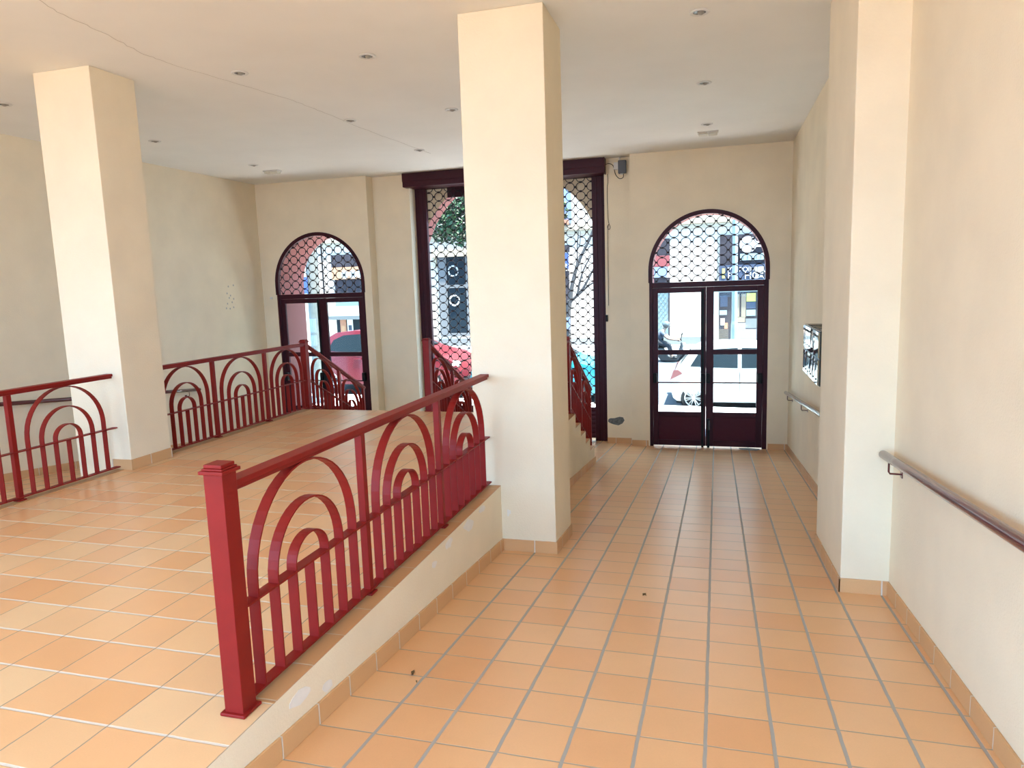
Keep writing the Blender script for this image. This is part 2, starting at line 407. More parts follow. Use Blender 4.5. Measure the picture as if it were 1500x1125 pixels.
# old fixing marks on the left wall, broken plaster by the gate
mb = MB()
for (dy, dz) in ((0, .0), (.14, .02), (-.05, -.12), (.0, -.2), (.12, -.22), (.07, -.28), (-.06, -.3), (-.1, -.38), (.0, -.39), (.1, -.37), (.04, -.16)):
    mb.box(XL, XL+0.003, 10.9+dy-.012, 10.9+dy+.012, 1.74+dz-.02, 1.74+dz+.01)
struct(mb, 'wall_left_marks', m_crack)
mb = MB()
pts = [(-1.80, -.80), (-1.79, -.76), (-1.76, -.745), (-1.68, -.74), (-1.60, -.715), (-1.54, -.725), (-1.515, -.775), (-1.55, -.83), (-1.62, -.865), (-1.70, -.85), (-1.77, -.825)]
mb.prism(pts, 'Y', 12.144, 12.15); struct(mb, 'wall_back_damage', m_grey_pl)

def patch_x(x, y, z, ly, lz_, name, mt, sgn=1):
    rr = random.Random(int(y*100)+int(z*1000)); n = 11; pts = []
    for k in range(n):
        a = 2*PI*k/n; f = rr.uniform(.6, 1.0); pts.append((y+ly*f*math.cos(a), z+lz_*f*math.sin(a)-RS*ly*f*math.cos(a)*.5))
    mb = MB(); mb.prism(pts, 'X', x, x+0.0015*sgn); return struct(mb, name, mt)
for y, z, ly, lz_ in ((2.42, -.075, .10, .035), (2.62, -.15, .05, .03), (4.55, -.06, .13, .05), (4.15, -.05, .08, .04), (3.9, -.09, .05, .03), (4.85, -.04, .10, .03)):
    patch_x(XE, y, z, ly, lz_, 'wall_curb_filler', m_filler)
mb = MB()
for x0, z0, h in ((-1.615, -.25, .055), (-1.60, -.23, .03)): mb.box(x0, x0+.012, 5.3285, 5.33, z0, z0+h)
struct(mb, 'column_filler', m_filler)

# ------------------------------------------------------------------ railings
def railing_panel(root, X, ya, yb, sh, zt=0.862):
    """rainbow of three bent bars plus a middle bar; sh(y) shifts everything down a stair"""
    c = (ya+yb)/2; s = (yb-ya)/8.0
    for k, (ztop) in ((3, zt), (2, 0.69), (1, 0.535)):
        r = k*s; zs = ztop-min(r, ztop-0.42); ry = ztop-zs
        pts = [(c-r, 0.03), (c-r, 0.2)] + [(c-r*math.cos(PI*i/22), zs+ry*math.sin(PI*i/22)) for i in range(23)] + [(c+r, 0.2), (c+r, 0.03)]
        pts = [(a, b+sh(a)) for a, b in pts]
        mb = MB(); mb.ribbon(pts, X-0.024, X+0.024, 0.008); mb.build('arched_bar', m_red, root)
    mb = MB(); mb.ribbon([(c, 0.03+sh(c)), (c, 0.4+sh(c))], X-0.024, X+0.024, 0.008); mb.build('upright_bar', m_red, root)
def flat_rail(root, name, X, ya, yb, z, sh, hw=0.026, t=0.009):
    mb = MB(); mb.ribbon([(ya, z+sh(ya)), (yb, z+sh(yb))], X-hw, X+hw, t); return mb.build(name, m_red, root)
def hand_rail(root, X, ya, yb, sh, z=0.865):
    mb = MB()
    for hw, za, zb in ((0.024, z, z+0.018), (0.036, z+0.018, z+0.043)):
        mb.hexa([(X-hw, ya, za+sh(ya)), (X+hw, ya, za+sh(ya)), (X+hw, yb, za+sh(yb)), (X-hw, yb, za+sh(yb))],
                [(X-hw, ya, zb+sh(ya)), (X+hw, ya, zb+sh(ya)), (X+hw, yb, zb+sh(yb)), (X-hw, yb, zb+sh(yb))])
    return mb.build('handrail', m_red, root, bevel=0.003)
def slim_post(root, X, y, z0, z1):
    mb = MB(); mb.box(X-0.02, X+0.02, y-0.02, y+0.02, z0, z1)
    p = mb.build('post', m_red, root, bevel=0.002)
    mb = MB(); mb.box(X-0.034, X+0.034, y-0.034, y+0.034, z0, z0+0.012); mb.build('base_plate', m_red, p, bevel=0.003)
def newel(root, X, y, z1, z0=0.0, hw=0.041):
    mb = MB(); mb.box(X-hw, X+hw, y-hw, y+hw, z0, z1-0.03)
    p = mb.build('newel_post', m_red, root, bevel=0.003)
    mb = MB()
    for e, a, b in ((0.012, -0.036, -0.022), (0.004, -0.022, -0.014), (-0.002, -0.014, 0.0)): mb.box(X-hw-e, X+hw+e, y-hw-e, y+hw+e, z1+a, z1+b)
    mb.build('cap', m_red, p, bevel=0.003)
    mb = MB(); mb.box(X-hw-0.014, X+hw+0.014, y-hw-0.014, y+hw+0.014, z0, z0+0.014); mb.build('foot_plate', m_red, p, bevel=0.004)
no = lambda y: 0.0
def level_railing(X, ys, label, newels=()):
    root = thing('railing', (X, ys[0], 0.004), label, 'railing', 'rainbow railings round the raised floor')
    a, b = ys[0], ys[-1]
    hand_rail(root, X, a, b, no); flat_rail(root, 'mid_rail', X, a, b, 0.40, no); flat_rail(root, 'bottom_rail', X, a, b, 0.03, no)
    for p, q in zip(ys, ys[1:]): railing_panel(root, X, p, q, no)
    for i, p in enumerate(ys):
        if p in newels: newel(root, X, p, 0.985 if p < 5 else 0.955)
        elif 0 < i < len(ys)-1: slim_post(root, X, p, 0.004, 0.87)
    return root
level_railing(-1.765, [2.172, 3.245, 4.305, 5.33], 'red iron railing with rainbow arches along the ramp, nearest, square post in front', (2.172,))
level_railing(-5.40, [1.12, 2.17, 3.22, 4.27, 5.28], 'red iron railing at the left edge, ending at the left column')
level_railing(-5.40, [5.79, 6.68, 7.64, 8.55], 'red iron railing behind the left column, ending at the stair head', (8.55,))
root = thing('railing', (-1.765, 5.93, 0.004), 'red iron railing behind the middle column, ending at the stair head', 'railing', 'rainbow railings round the raised floor')
X = -1.765; ys = [5.93, 6.81, 7.68, 8.55]
hand_rail(root, X, ys[0], ys[-1], no); flat_rail(root, 'mid_rail', X, ys[0], ys[-1], 0.40, no); flat_rail(root, 'bottom_rail', X, ys[0], ys[-1], 0.03, no)
for p, q in zip(ys, ys[1:]): railing_panel(root, X, p, q, no)
for p in ys[1:-1]: slim_post(root, X, p, 0.004, 0.87)
newel(root, X, 8.55, 0.955)
def stair_railing(X, label, with_newel):
    sl = 0.5207
    sh = lambda y: -(y-8.56)*sl
    root = thing('stair_railing', (X, 8.55, 0.0), label, 'railing', 'rainbow railings down the stairs')
    a, b = 8.60, 10.14
    hand_rail(root, X, a, b+0.03, sh); flat_rail(root, 'mid_rail', X, a, b, 0.42, sh); flat_rail(root, 'bottom_rail', X, a, b, 0.10, sh)
    if with_newel: newel(root, X, 8.55, 0.955)
    mid = 9.42
    shp = lambda y: sh(y)+0.02
    railing_panel(root, X, a, mid, shp, 0.84); railing_panel(root, X, mid, b, shp, 0.84)
    for yy in (mid, b):
        st = max((t for t in steps if t[0] <= yy), key=lambda t: t[0], default=steps[0])
        zf = [zz for (y_, zz) in steps if y_ <= yy][-1]
        if yy > yend: zf = rz(yy)
        mb = MB(); mb.box(X-0.02, X+0.02, yy-0.02, yy+0.02, zf, 0.87+sh(yy)); mb.build('post', m_red, root, bevel=0.002)
stair_railing(-5.40, 'red iron stair railing on the left, in front of the left door', False)
stair_railing(-3.60, 'red iron stair railing in the middle, in front of the gate', True)
stair_railing(-1.765, 'red iron stair railing on the right, beside the ramp', False)

# wall handrails
def wall_handrail(x, xw, ya, yb, fz, brackets, label):
    root = thing('wall_handrail', (x, ya, fz(ya)+0.94), label, 'handrail', 'handrails along the ramps')
    n = 12; pts = [(x, ya+(yb-ya)*k/n, fz(ya+(yb-ya)*k/n)+0.955) for k in range(n+1)]
    mb = MB(); mb.tube(pts, 0.027, 14); mb.build('rail', m_rail, root, smooth=True)
    for y in brackets:
        z = fz(y)+0.955
        mb = MB(); mb.tube([(x, y, z-0.025), (x, y, z-0.085), (x+(xw-x)*0.1, y, z-0.097), (xw, y, z-0.10)], 0.006, 8)
        br = mb.build('bracket', m_rail, root)
        mb = MB(); mb.box(min(xw, xw-0.006*(1 if xw > x else -1)), max(xw, xw-0.006*(1 if xw > x else -1)), y-0.02, y+0.02, z-0.12, z-0.08); mb.build('wall_plate', m_rail, br)
    return root
wall_handrail(1.02, XR, 0.4, 4.88, rz, (1.3, 4.72), 'dark red round handrail on the right wall, nearest the camera')
wall_handrail(1.02, XR, 6.14, 11.45, rz, (7.2, 9.4, 11.2), 'dark red round handrail beyond the pilaster, below the mailboxes')
wall_handrail(-8.245, XL, 1.0, 9.85, lz, (3.4, 6.35, 9.6), 'dark red round handrail on the left wall behind the railings')

# ------------------------------------------------------------------ grilles
def grille_mesh(xa, xb, za, zb, y, ok, px=0.186, pz=0.153, rx=0.077, rzz=0.0735, x0=None, z0=None, wr=0.0078):
    mb = MB(); x0 = xa+px*.3 if x0 is None else x0; z0 = za if z0 is None else z0
    nx = int((xb-x0)/px)+2; nz = int((zb-z0)/pz)+2; n = 18
    for i in range(-1, nx):
        for j in range(-1, nz):
            cx, cz = x0+i*px, z0+j*pz
            run = []
            for k in range(n+1):
                a = 2*PI*k/n; p = (cx+rx*math.cos(a), y, cz+rzz*math.sin(a))
                if ok(p[0], p[2]): run.append(p)
                else:
                    if len(run) > 1: mb.tube(run, wr, 4, cap=False)
                    run = []
            if len(run) > 1: mb.tube(run, wr, 4, cap=False)
            hx, hz = cx+px/2, cz
            if ok(hx-.012, hz) and ok(hx+.012, hz): mb.box(hx-0.021, hx+0.021, y-0.013, y+0.013, hz-0.015, hz+0.015)
            if ok(cx, cz+pz/2-.01) and ok(cx, cz+pz/2+.01): mb.box(cx-0.018, cx+0.018, y-0.013, y+0.013, cz+pz/2-0.014, cz+pz/2+0.014)
    return mb

# ------------------------------------------------------------------ double doors with arched grilles
def door(name, cx, label):
    d = cx-CD; yf = 11.93; zb = rz(yf)
    root = thing(name, (cx, yf, zb), label, 'door', None, 'structure')
    L, R = -1.08+d, 0.797+d; top = 1.555
    mb = MB()
    mb.box(L, L+0.072, yf, yf+0.09, zb, top); mb.box(R-0.085, R, yf, yf+0.09, zb, top); mb.box(L+.072, R-.085, yf, yf+0.09, top-0.085, top)
    fr = mb.build('door_frame', m_maroon, root, bevel=0.006)
    mb = MB(); mb.box(L-0.005, R+0.005, yf-0.012, yf, top-0.035, top); mb.build('moulding', m_maroon, fr)
    mb = MB(); inn = arch_pts(cx, AR-0.052, top, 40); out = arch_pts(cx, AR+0.012, top, 40)
    zs = AZ
    ring = [(cx+(AR+.012), top)] + arch_pts(cx, AR+.012, zs, 40) + [(cx-(AR+.012), top), (cx-(AR-.052), top)] + arch_pts(cx, AR-.052, zs, 40)[::-1] + [(cx+(AR-.052), top)]
    mb.prism(ring, 'Y', 11.888, 11.96); mb.build('arch_frame', m_maroon, root)
    rr = AR-0.045
    ok = lambda x, z: z > top and abs(x-cx) < rr and (z < zs or (x-cx)**2+(z-zs)**2 < rr*rr)
    g = grille_mesh(cx-1.0, cx+1.0, top, top+1.2, 11.95, ok, x0=cx-0.90, z0=top+0.02)
    g.build('arch_grille', m_wire, root)
    for side, (a, b, gx0, gx1) in enumerate(((-1.006+d, -0.165+d, -0.925+d, -0.245+d), (-0.163+d, 0.71+d, -0.045+d, 0.618+d))):
        ya, yb = yf+0.012, yf+0.060; zl = zb+0.02; zt = 1.468
        mb = MB()
        mb.box(a, gx0, ya, yb, zl, zt); mb.box(gx1, b, ya, yb, zl, zt)
        for za, zz in ((zl, -1.05), (-0.655, -0.575), (0.377, 0.457), (1.385, zt)): mb.box(gx0, gx1, ya, yb, za, zz)
        leaf = mb.build('door_leaf', m_maroon, root, bevel=0.004)
        mb = MB(); mb.box(gx0, gx1, ya+0.012, yb-0.01, -1.05, -0.655); mb.build('lower_panel', m_maroon2, leaf)
        for za, zz in ((-0.575, 0.377), (0.457, 1.385)):
            mb = MB(); mb.box(gx0, gx1, ya+0.022, ya+0.028, za, zz); mb.build('glass_pane', m_glass, leaf)
        mb = MB(); mb.tube([(a+.03, ya-0.06, -0.075), (b-.04, ya-0.06, -0.075)], 0.011, 8)
        mb.build('push_bar', m_redsign if side == 0 else m_maroon2, leaf)
        for x in (a+0.035, b-0.045):
            mb = MB(); mb.box(x-0.032, x+0.032, ya-0.075, ya, -0.085, 0.075); mb.build('bar_housing', m_black, leaf, bevel=0.01)
    mb = MB(); mb.box(-0.232+d, -0.196+d, yf-0.004, yf+0.014, zb-0.0, 1.44); mb.build('bolt_strip', m_black, root)
    mb = MB(); mb.box(-0.14+d, -0.10+d, yf-0.012, yf+0.012, zb, -0.68); mb.build('lock_strip', m_black, root)
    mb = MB(); mb.box(-0.118+d, -0.096+d, yf-0.03, yf+0.0, -0.86, -0.70); mb.build('pull_handle', m_steel2, root)
door('door_1', CD, 'maroon double door with glass panes under an arched grille, at the ramp foot')
door('door_2', CDL, 'maroon double door with arched grille on the left, red car behind')

# ------------------------------------------------------------------ roller gate
YG = 12.42; zg = rz(YG)
gate = thing('roller_gate', (-3.6, YG, zg), 'tall maroon framed roller gate of ring mesh behind the middle column', 'gate')
for xa, xb in ((-5.31, -5.10), (-2.06, -1.812)):
    mb = MB(); mb.box(xa, xb, YG-0.03, YG+0.06, zg, 3.45)
    for t in (0.25, 0.62): mb.box(xa+(xb-xa)*t, xa+(xb-xa)*t+0.03, YG-0.045, YG-0.03, zg, 3.45)
    mb.build('guide_post', m_maroon, gate, bevel=0.006)
mb = MB(); mb.box(-5.36, -1.79, 11.98, 12.149, 3.37, 3.605); mb.box(-5.30, -1.812, 12.149, YG+.07, 3.37, 3.605); mb.box(-5.36, -1.79, 11.965, 11.98, 3.46, 3.605)
hb = mb.build('shutter_housing', m_maroon, gate, bevel=0.006)
mb = MB(); mb.box(-1.79, -1.775, 11.955, 12.149, 3.355, 3.606); mb.build('end_cap', m_maroon2, hb)
mb = MB(); mb.box(-4.70, -2.60, YG+0.03, YG+0.065, 3.20, 3.42); mb.build('motor_cover', m_maroon, gate)
zsl = -0.60
ok = lambda x, z: -5.10 < x < -2.06 and zsl < z < 3.42
grille_mesh(-5.10, -2.06, zsl, 3.42, YG, ok).build('ring_mesh', m_wire, gate)
mb = MB()
nsl = 7; hs = (zsl-zg-0.05)/nsl
for k in range(nsl):
    z0 = zg+0.05+k*hs; mb.prism([(YG-.012, z0+.006), (YG-.02, z0+hs*.5), (YG-.012, z0+hs-.004), (YG+.012, z0+hs-.004), (YG+.012, z0+.006)], 'X', -5.10, -2.06)
mb.box(-5.10, -2.06, YG-.003, YG+.003, zg+.05, zsl)
mb.build('slat_apron', m_maroon2, gate)
mb = MB(); mb.box(-1.81, -1.775, 12.10, 12.15, 0.93, 1.04); mb.build('key_switch', m_black, gate)

# gate control box and cables on the bay wall
gb = thing('control_box', (-1.50, 12.15, 3.33), 'small grey control box under the ceiling beside the gate', 'box')
mb = MB(); mb.box(-1.565, -1.435, 12.06, 12.135, 3.345, 3.555); mb.build('housing', m_greybox, gb, bevel=0.01)
mb = MB(); mb.box(-1.64, -1.55, 12.09, 12.15, 3.42, 3.53); mb.tube([(-1.545, 12.10, 3.54), (-1.545, 12.10, CE)], 0.012, 8); mb.build('bracket', m_whiteplastic, gb)
mb = MB(); mb.box(-1.53, -1.49, 12.08, 12.11, 3.328, 3.345); mb.build('cable_gland', m_whiteplastic, gb)
mb = MB()
def curve(ctrl, n=8):
    out = []
    P = [ctrl[0]]+list(ctrl)+[ctrl[-1]]
    for i in range(1, len(P)-2):
        p0, p1, p2, p3 = (Vector(q) for q in P[i-1:i+3])
        for k in range(n):
            t = k/n; out.append(0.5*((2*p1)+(-p0+p2)*t+(2*p0-5*p1+4*p2-p3)*t*t+(-p0+3*p1-3*p2+p3)*t**3))
    out.append(Vector(ctrl[-1])); return out
mb.tube(curve([(-1.773, 12.07, 3.50), (-1.72, 12.10, 3.52), (-1.65, 12.10, 3.48), (-1.61, 12.10, 3.34), (-1.55, 12.10, 3.27), (-1.49, 12.10, 3.28), (-1.48, 12.09, 3.335)]), 0.006, 6)
mb.build('power_cable', m_black, gb)
mb = MB()
mb.tube(curve([(-1.772, 12.13, 3.36), (-1.765, 12.14, 3.25), (-1.78, 12.14, 3.1), (-1.775, 12.14, 2.75), (-1.77, 12.14, 2.62), (-1.755, 12.14, 2.55), (-1.735, 12.14, 2.50), (-1.757, 12.14, 2.46), (-1.785, 12.14, 2.50), (-1.762, 12.14, 2.545), (-1.78, 12.14, 2.45), (-1.782, 12.14, 2.0), (-1.782, 12.14, 1.2)]), 0.004, 6)
lc = mb.build('loose_cable', m_black); lc.location.x += 0.022
tag(lc, 'thin dark cable with a small loop hanging beside the gate post', 'cable')
mb = MB(); mb.lathe([(0.0, 0), (0.02, 0), (0.02, -0.04), (0.0, -0.045)], (-8.13, YB, 1.50), 'Y', 12)
tag(mb.build('wall_knob', m_whiteplastic), 'small pale peg on the wall at the left door corner', 'knob')  # small round knob by the top corner of the door frame

# ------------------------------------------------------------------ mailboxes
mbx = thing('mailbox_bank', (1.0, 7.77, 0.56), 'bank of mirror-steel mailboxes on the right wall above the handrail', 'mailboxes')
mx0, my0, my1, mz0, mz1 = 0.915, 7.18, 8.38, 0.555, 1.075
mb = MB(); mb.box(mx0+0.012, XR-0.001, my0, my1, mz0, mz1)
for k in range(4): mb.box(mx0+.03, XR-.002, my0+.05+.28*k, my0+.2+.28*k, mz1, mz1+0.006)
mb.build('casing', m_steel2, mbx, bevel=0.003)
nc = 6; wy = (my1-my0)/nc; hz = (mz1-mz0)/2
for j in range(2):
    for i in range(nc):
        mb = MB(); ya, yb = my0+i*wy+.008, my0+(i+1)*wy-.008; za, zb_ = mz0+j*hz+.010, mz0+(j+1)*hz-.010
        t = random.uniform(-.004, .004)
        mb.hexa([(mx0, ya, za), (mx0+.012, ya, za), (mx0+.012, yb, za), (mx0+t, yb, za)], [(mx0+t, ya, zb_), (mx0+.012, ya, zb_), (mx0+.012, yb, zb_), (mx0-t, yb, zb_)])
        dr = mb.build('mailbox_door', m_steel, mbx)
        mb = MB(); mb.box(mx0-.004, mx0+.002, ya+.02, yb-.02, zb_-.05, zb_-.03); mb.build('slot', m_black, dr)
        mb = MB(); mb.lathe([(0.0, 0), (0.009, 0), (0.009, -.006), (0, -.006)], (mx0-.002, (ya+yb)/2, za+.05), 'X', 10); mb.build('lock', m_steel2, dr)

# ------------------------------------------------------------------ ceiling lights
rows = {5.95: 'front', 8.02: 'second', 10.1: 'third'}
names = {-7.05: 'by the left wall', -4.22: 'right of the left column', -2.93: 'left of the middle column', -0.14: 'over the ramp'}
for x in (-7.05, -4.22, -2.93, -0.14):
    for y in (5.95, 8.02, 10.1):
        if x == -2.93 and y > 9: continue
        t = thing('recessed_light', (x, y, CE), 'round recessed ceiling light %s, %s row from the camera' % (names[x], rows[y]), 'ceiling light', 'recessed ceiling lights')
        mb = MB(); mb.lathe([(0.048, 0.0), (0.075, -0.001), (0.078, -0.006), (0.072, -0.011), (0.050, -0.010), (0.048, 0.0)], (x, y, CE), 'Z', 28); mb.build('trim_ring', m_whiteplastic, t, smooth=True)
        mb = MB(); mb.lathe([(0.0, -0.002), (0.05, -0.002), (0.05, -0.006), (0.034, -0.003), (0.0, -0.0025)], (x, y, CE), 'Z', 20); mb.build('reflector', m_lampin, t)
        mb = MB(); mb.sphere((x+.01, y, CE-0.008), 0.026, 0.026, 0.018, 14, 8); mb.build('bulb', m_bulb, t, smooth=True)
for x, y, lb in ((-7.116, 10.70, 'rectangular emergency light on the ceiling before the left door'), (-0.132, 10.64, 'rectangular emergency light on the ceiling before the right door')):
    t = thing('emergency_light', (x, y, CE), lb, 'ceiling light', 'ceiling emergency lights')
    mb = MB(); mb.box(x-0.14, x+0.14, y-0.065, y+0.065, CE-0.018, CE); mb.build('base', m_whiteplastic, t, bevel=0.004)
    mb = MB(); mb.box(x-0.125, x-0.003, y-0.052, y+0.052, CE-0.05, CE-0.018); mb.box(x+0.003, x+0.125, y-0.052, y+0.052, CE-0.05, CE-0.018); mb.build('cover', m_emcover, t, bevel=0.008)

# ------------------------------------------------------------------ litter
def dry_leaf(x, y, label, s=0.03):
    z = rz(y)+0.004; mb = MB()
    for k in range(3):
        a = random.uniform(0, 6); d = Vector((math.cos(a), math.sin(a), 0)); n = Vector((-d.y, d.x, 0))
        p = Vector((x, y, z)); q = [p-d*s*.3, p+n*s*.3+Vector((0, 0, .010)), p+d*s*.8+Vector((0, 0, .006)), p-n*s*.3+Vector((0, 0, .008))]
        mb.hexa([tuple(v) for v in q], [tuple(v+Vector((0, 0, .002))) for v in q])
    tag(mb.build('dry_leaf', m_leafdry), label, 'leaf')
dry_leaf(-1.457, 3.075, 'curled brown leaf on the ramp near the railing curb')
dry_leaf(-1.40, 2.99, 'tiny brown crumb of leaf beside the curled leaf', 0.012)
dry_leaf(-0.451, 4.523, 'small brown leaf in the middle of the ramp')
mb = MB(); mb.prism([(0.38, 11.78), (0.62, 11.74), (0.68, 11.82), (0.50, 11.88), (0.36, 11.85)], 'Z', rz(11.8)+.004, rz(11.8)+.014)
tag(mb.build('plastic_scrap', m_scrap), 'grey plastic scrap on the floor under the right door leaf', 'litter')

# ------------------------------------------------------------------ street
def road_z(X, Y):
    a = -1.33-0.036*X; b = -0.99
    t = (Y-16.05)/(25.3-16.05); return a+(b-a)*t
def quad_slab(name, c, th, mt):
    mb = MB(); mb.hexa([(x, y, z-th) for x, y, z in c], c); return struct(mb, name, mt)
quad_slab('street_sidewalk', [(-26, YF, -1.17), (9, YF, -1.17), (9, 16.05, -1.16-.025*9), (-26, 16.05, -1.16+.025*20)], 0.3, m_pave)
quad_slab('street_road', [(-26, 16.05, road_z(-20, 16.05)), (9, 16.05, road_z(9, 16.05)), (9, 25.3, -0.99), (-26, 25.3, -0.99)], 0.3, m_asphalt)
quad_slab('street_sidewalk', [(-26, 25.3, -0.88), (9, 25.3, -0.88), (9, 27.6, -0.82), (-26, 27.6, -0.82)], 0.3, m_pave)
mb = MB()
for a, b in ((-26, -14), (-13, -5.2), (-4.0, 6)):
    q = [(a, 21.65), (b, 21.65), (b, 21.85), (a, 21.85)]
    mb.hexa([(x, y, road_z(x, y)-.01) for x, y in q], [(x, y, road_z(x, y)+.006) for x, y in q])
struct(mb, 'street_lane_marking', m_white)

# --- building across the street
FY = 27.5
bld = thing('building', (-6, FY, -0.85), 'pale stone building across the street with shops', 'building')
mb = MB(); mb.box(-30, 12, FY, FY+6, -0.9, 13); mb.build('wall', m_ashlar, bld)
mb = MB(); mb.box(-30, 12, FY-0.12, FY, 3.60, 3.76); mb.box(-30, 12, FY-0.06, FY, 3.44, 3.60); mb.build('cornice', m_stone2, bld)
mb = MB(); mb.box(-13.9, -0.1, FY-0.05, FY, -0.82, -0.55); mb.build('plinth', m_slategrey, bld)
def bwin(name, x0, x1, z0, z1, mt, d=0.02, parent=bld, lab=None):
    mb = MB(); mb.box(x0, x1, FY-d, FY+0.05, z0, z1); return mb.build(name, mt, parent, label=lab)
# dark window seen through the gate
wn = bwin('window', -10.92, -9.60, -0.40, 2.80, m_dark, 0.015, lab='dark window with two white round stickers')
mb = MB()
for a, b, c, e in ((-10.92, -10.55, -.4, 2.8), (-9.72, -9.60, -.4, 2.8), (-10.55, -9.72, -.4, -.28), (-10.55, -9.72, 1.55, 1.68)): mb.box(a, b, FY-.05, FY-.01, c, e)
mb.build('window_frame', m_slategrey, wn)
for zc in (2.232, 1.049):
    mb = MB(); n = 30
    for k in range(n):
        if k % 5 == 4: continue
        a = 2*PI*k/n; mb.tube([(-10.25+.20*math.cos(a), FY-.06, zc+.20*math.sin(a)), (-10.25+.20*math.cos(a+.16), FY-.06, zc+.20*math.sin(a+.16))], 0.035, 5)
    mb.build('round_sticker', m_white, wn)
mb = MB(); mb.box(-11.1, -9.35, FY-0.22, FY, 2.80, 3.08); mb.box(-11.1, -10.95, FY-.1, FY, 2.4, 2.8); mb.build('window_hood', m_stone2, bld)
# flowered window right of the column
wn = bwin('window', -6.7, -5.42, 3.85, 5.4, m_dark, 0.02)
mb = MB(); mb.box(-6.8, -6.35, FY-.1, FY-.02, 3.85, 5.4); mb.box(-5.62, -5.35, FY-.1, FY-.02, 3.85, 5.4); mb.build('shutter', m_ltblue, wn)
mb = MB(); mb.box(-6.6, -5.45, FY-.35, FY-.1, 3.80, 3.98); mb.build('flower_box', m_orange, wn)
mb = MB()
for k in range(60): mb.sphere((random.uniform(-6.6, -5.45), FY-.25+random.uniform(-.15, .15), random.uniform(4.0, 4.7)), .07, .07, .06, 6, 4)
pl = mb.build('plant', m_leaf, wn)
# door with dark lattice and blue sign
mb = MB(); mb.box(-7.0, -5.46, FY-.02, FY+.05, 2.78, 3.05); mb.build('shop_fascia', m_dkgrey, bld)
bwin('shop_door', -7.0, -5.50, -0.02, 2.06, m_dkgrey, 0.03)
bwin('shop_sill', -7.0, -5.50, -0.5, -0.02, m_tan, 0.05)
# shop left of the right door
bwin('window', -3.0, -1.69, 2.50, 3.11, m_dkgrey, 0.03)
bwin('window', -3.0, -1.69, 1.30, 1.68, m_dkgrey, 0.03)
bwin('lattice_shutter', -3.0, -1.75, -0.5, 1.28, m_lattice, 0.03)
mb = MB()
for k in range(-16, 16):
    for sgn in (1, -1):
        pts = []
        for t in range(25):
            z = -0.5+1.78*t/24; x = -2.4+k*.16+sgn*(z-.4)*.75
            if -3.0 < x < -1.75: pts.append((x, FY-.04, z))
        if len(pts) > 1: mb.tube(pts, 0.008, 4)
mb.build('lattice_shutter', m_slategrey, bld)
mb = MB(); mb.box(-1.75, -1.69, FY-.05, FY, -.5, 1.28); mb.build('shutter_post', m_dkgrey, bld)
# shop at the right
bwin('shop_fascia', 0.10, 4.2, 2.05, 3.13, m_dkgrey, 0.06)
sw = bwin('shop_window', 0.08, 4.2, -0.70, 1.08, m_dkgrey, 0.02)
for (x0, x1, z0, z1, mt) in ((0.60, 1.02, -.70, -.05, m_mauve), (0.62, 0.80, .15, 1.0, m_tan), (0.86, 1.02, .15, 1.0, m_tan), (1.04, 1.36, .72, 1.02, m_yellow), (1.04, 1.36, .20, .42, m_lattice), (1.04, 1.36, .46, .70, m_slate), (0.62, 1.0, -.03, .16, m_tan), (0.12, 0.38, .55, .95, m_slate), (0.10, 0.36, .25, .42, m_lattice), (0.14, 0.28, -.12, .12, m_whiteplastic), (0.27, 0.40, -.26, -.04, m_orange), (1.02, 1.40, -.25, .10, m_slategrey), (1.02, 1.40, -.7, -.28, m_mauve)):
    mb = MB(); mb.box(x0, x1, FY-.035, FY-.02, z0, z1); mb.build('display_panel', mt, sw)
mb = MB()
for k in range(9): mb.box(0.08, 0.42, FY-.03, FY-.02, -.70+k*.05, -.685+k*.05)
mb.build('display_panel', m_tan, sw)
mb = MB(); mb.box(-0.2, 4.2, FY-.15, FY, -.88, -.72); mb.build('shop_step', m_white, bld)
# shop seen through the left door
bwin('shop_fascia', -15.75, -13.2, 2.58, 3.09, m_dkgrey, 0.04)
bwin('window', -15.65, -13.2, 1.3, 2.06, m_dkgrey, 0.02)
bwin('shop_window', -15.68, -13.2, -0.7, 0.45, m_dark, 0.02)
sw2 = bwin('shop_panel', -15.66, -13.2, 0.88, 1.15, m_lattice, 0.04)
mb = MB(); mb.prism([(FY-.02, .95), (FY-.9, .55), (FY-.9, .40), (FY-.02, .45)], 'X', -15.72, -13.3); mb.build('awning', m_slategrey, bld)
# signs
s = tag(MB().box(-15.73, -13.2, FY-.10, FY-.04, 2.06, 2.57).build('shop_sign', m_peach), 'peach shop sign with white discs seen in the left arch', 'sign')
for x in (-15.1, -14.72, -14.38):
    mb = MB(); mb.lathe([(0, 0), (.17, 0), (.17, -.02), (0, -.02)], (x, FY-.10, 2.26), 'Y', 20); mb.build('white_disc', m_white, s)
    mb = MB(); mb.lathe([(0, 0), (.06, 0), (.06, -.01), (0, -.01)], (x, FY-.12, 2.26), 'Y', 12); mb.build('disc_mark', m_lattice, s)
for (x0, x1, z0, z1, mt, lb) in ((-15.50, -15.22, -.20, .43, m_orange, 'orange poster in the shop window behind the red car'), (-15.17, -14.90, -.18, .43, m_white, 'white poster in the shop window behind the red car')):
    p = tag(MB().box(x0, x1, FY-.05, FY-.03, z0, z1).build('poster', mt), lb, 'poster')
    mb = MB(); mb.box(x0+.06, x1-.06, FY-.06, FY-.05, z0+.08, z0+.3); mb.build('picture', m_slate if mt is m_white else m_peach, p)
s = tag(MB().box(-7.0, -5.50, FY-.14, FY-.06, 2.12, 2.74).build('shop_sign', m_blue), 'blue and white sign above a dark door, seen right of the column', 'sign')
mb = MB()
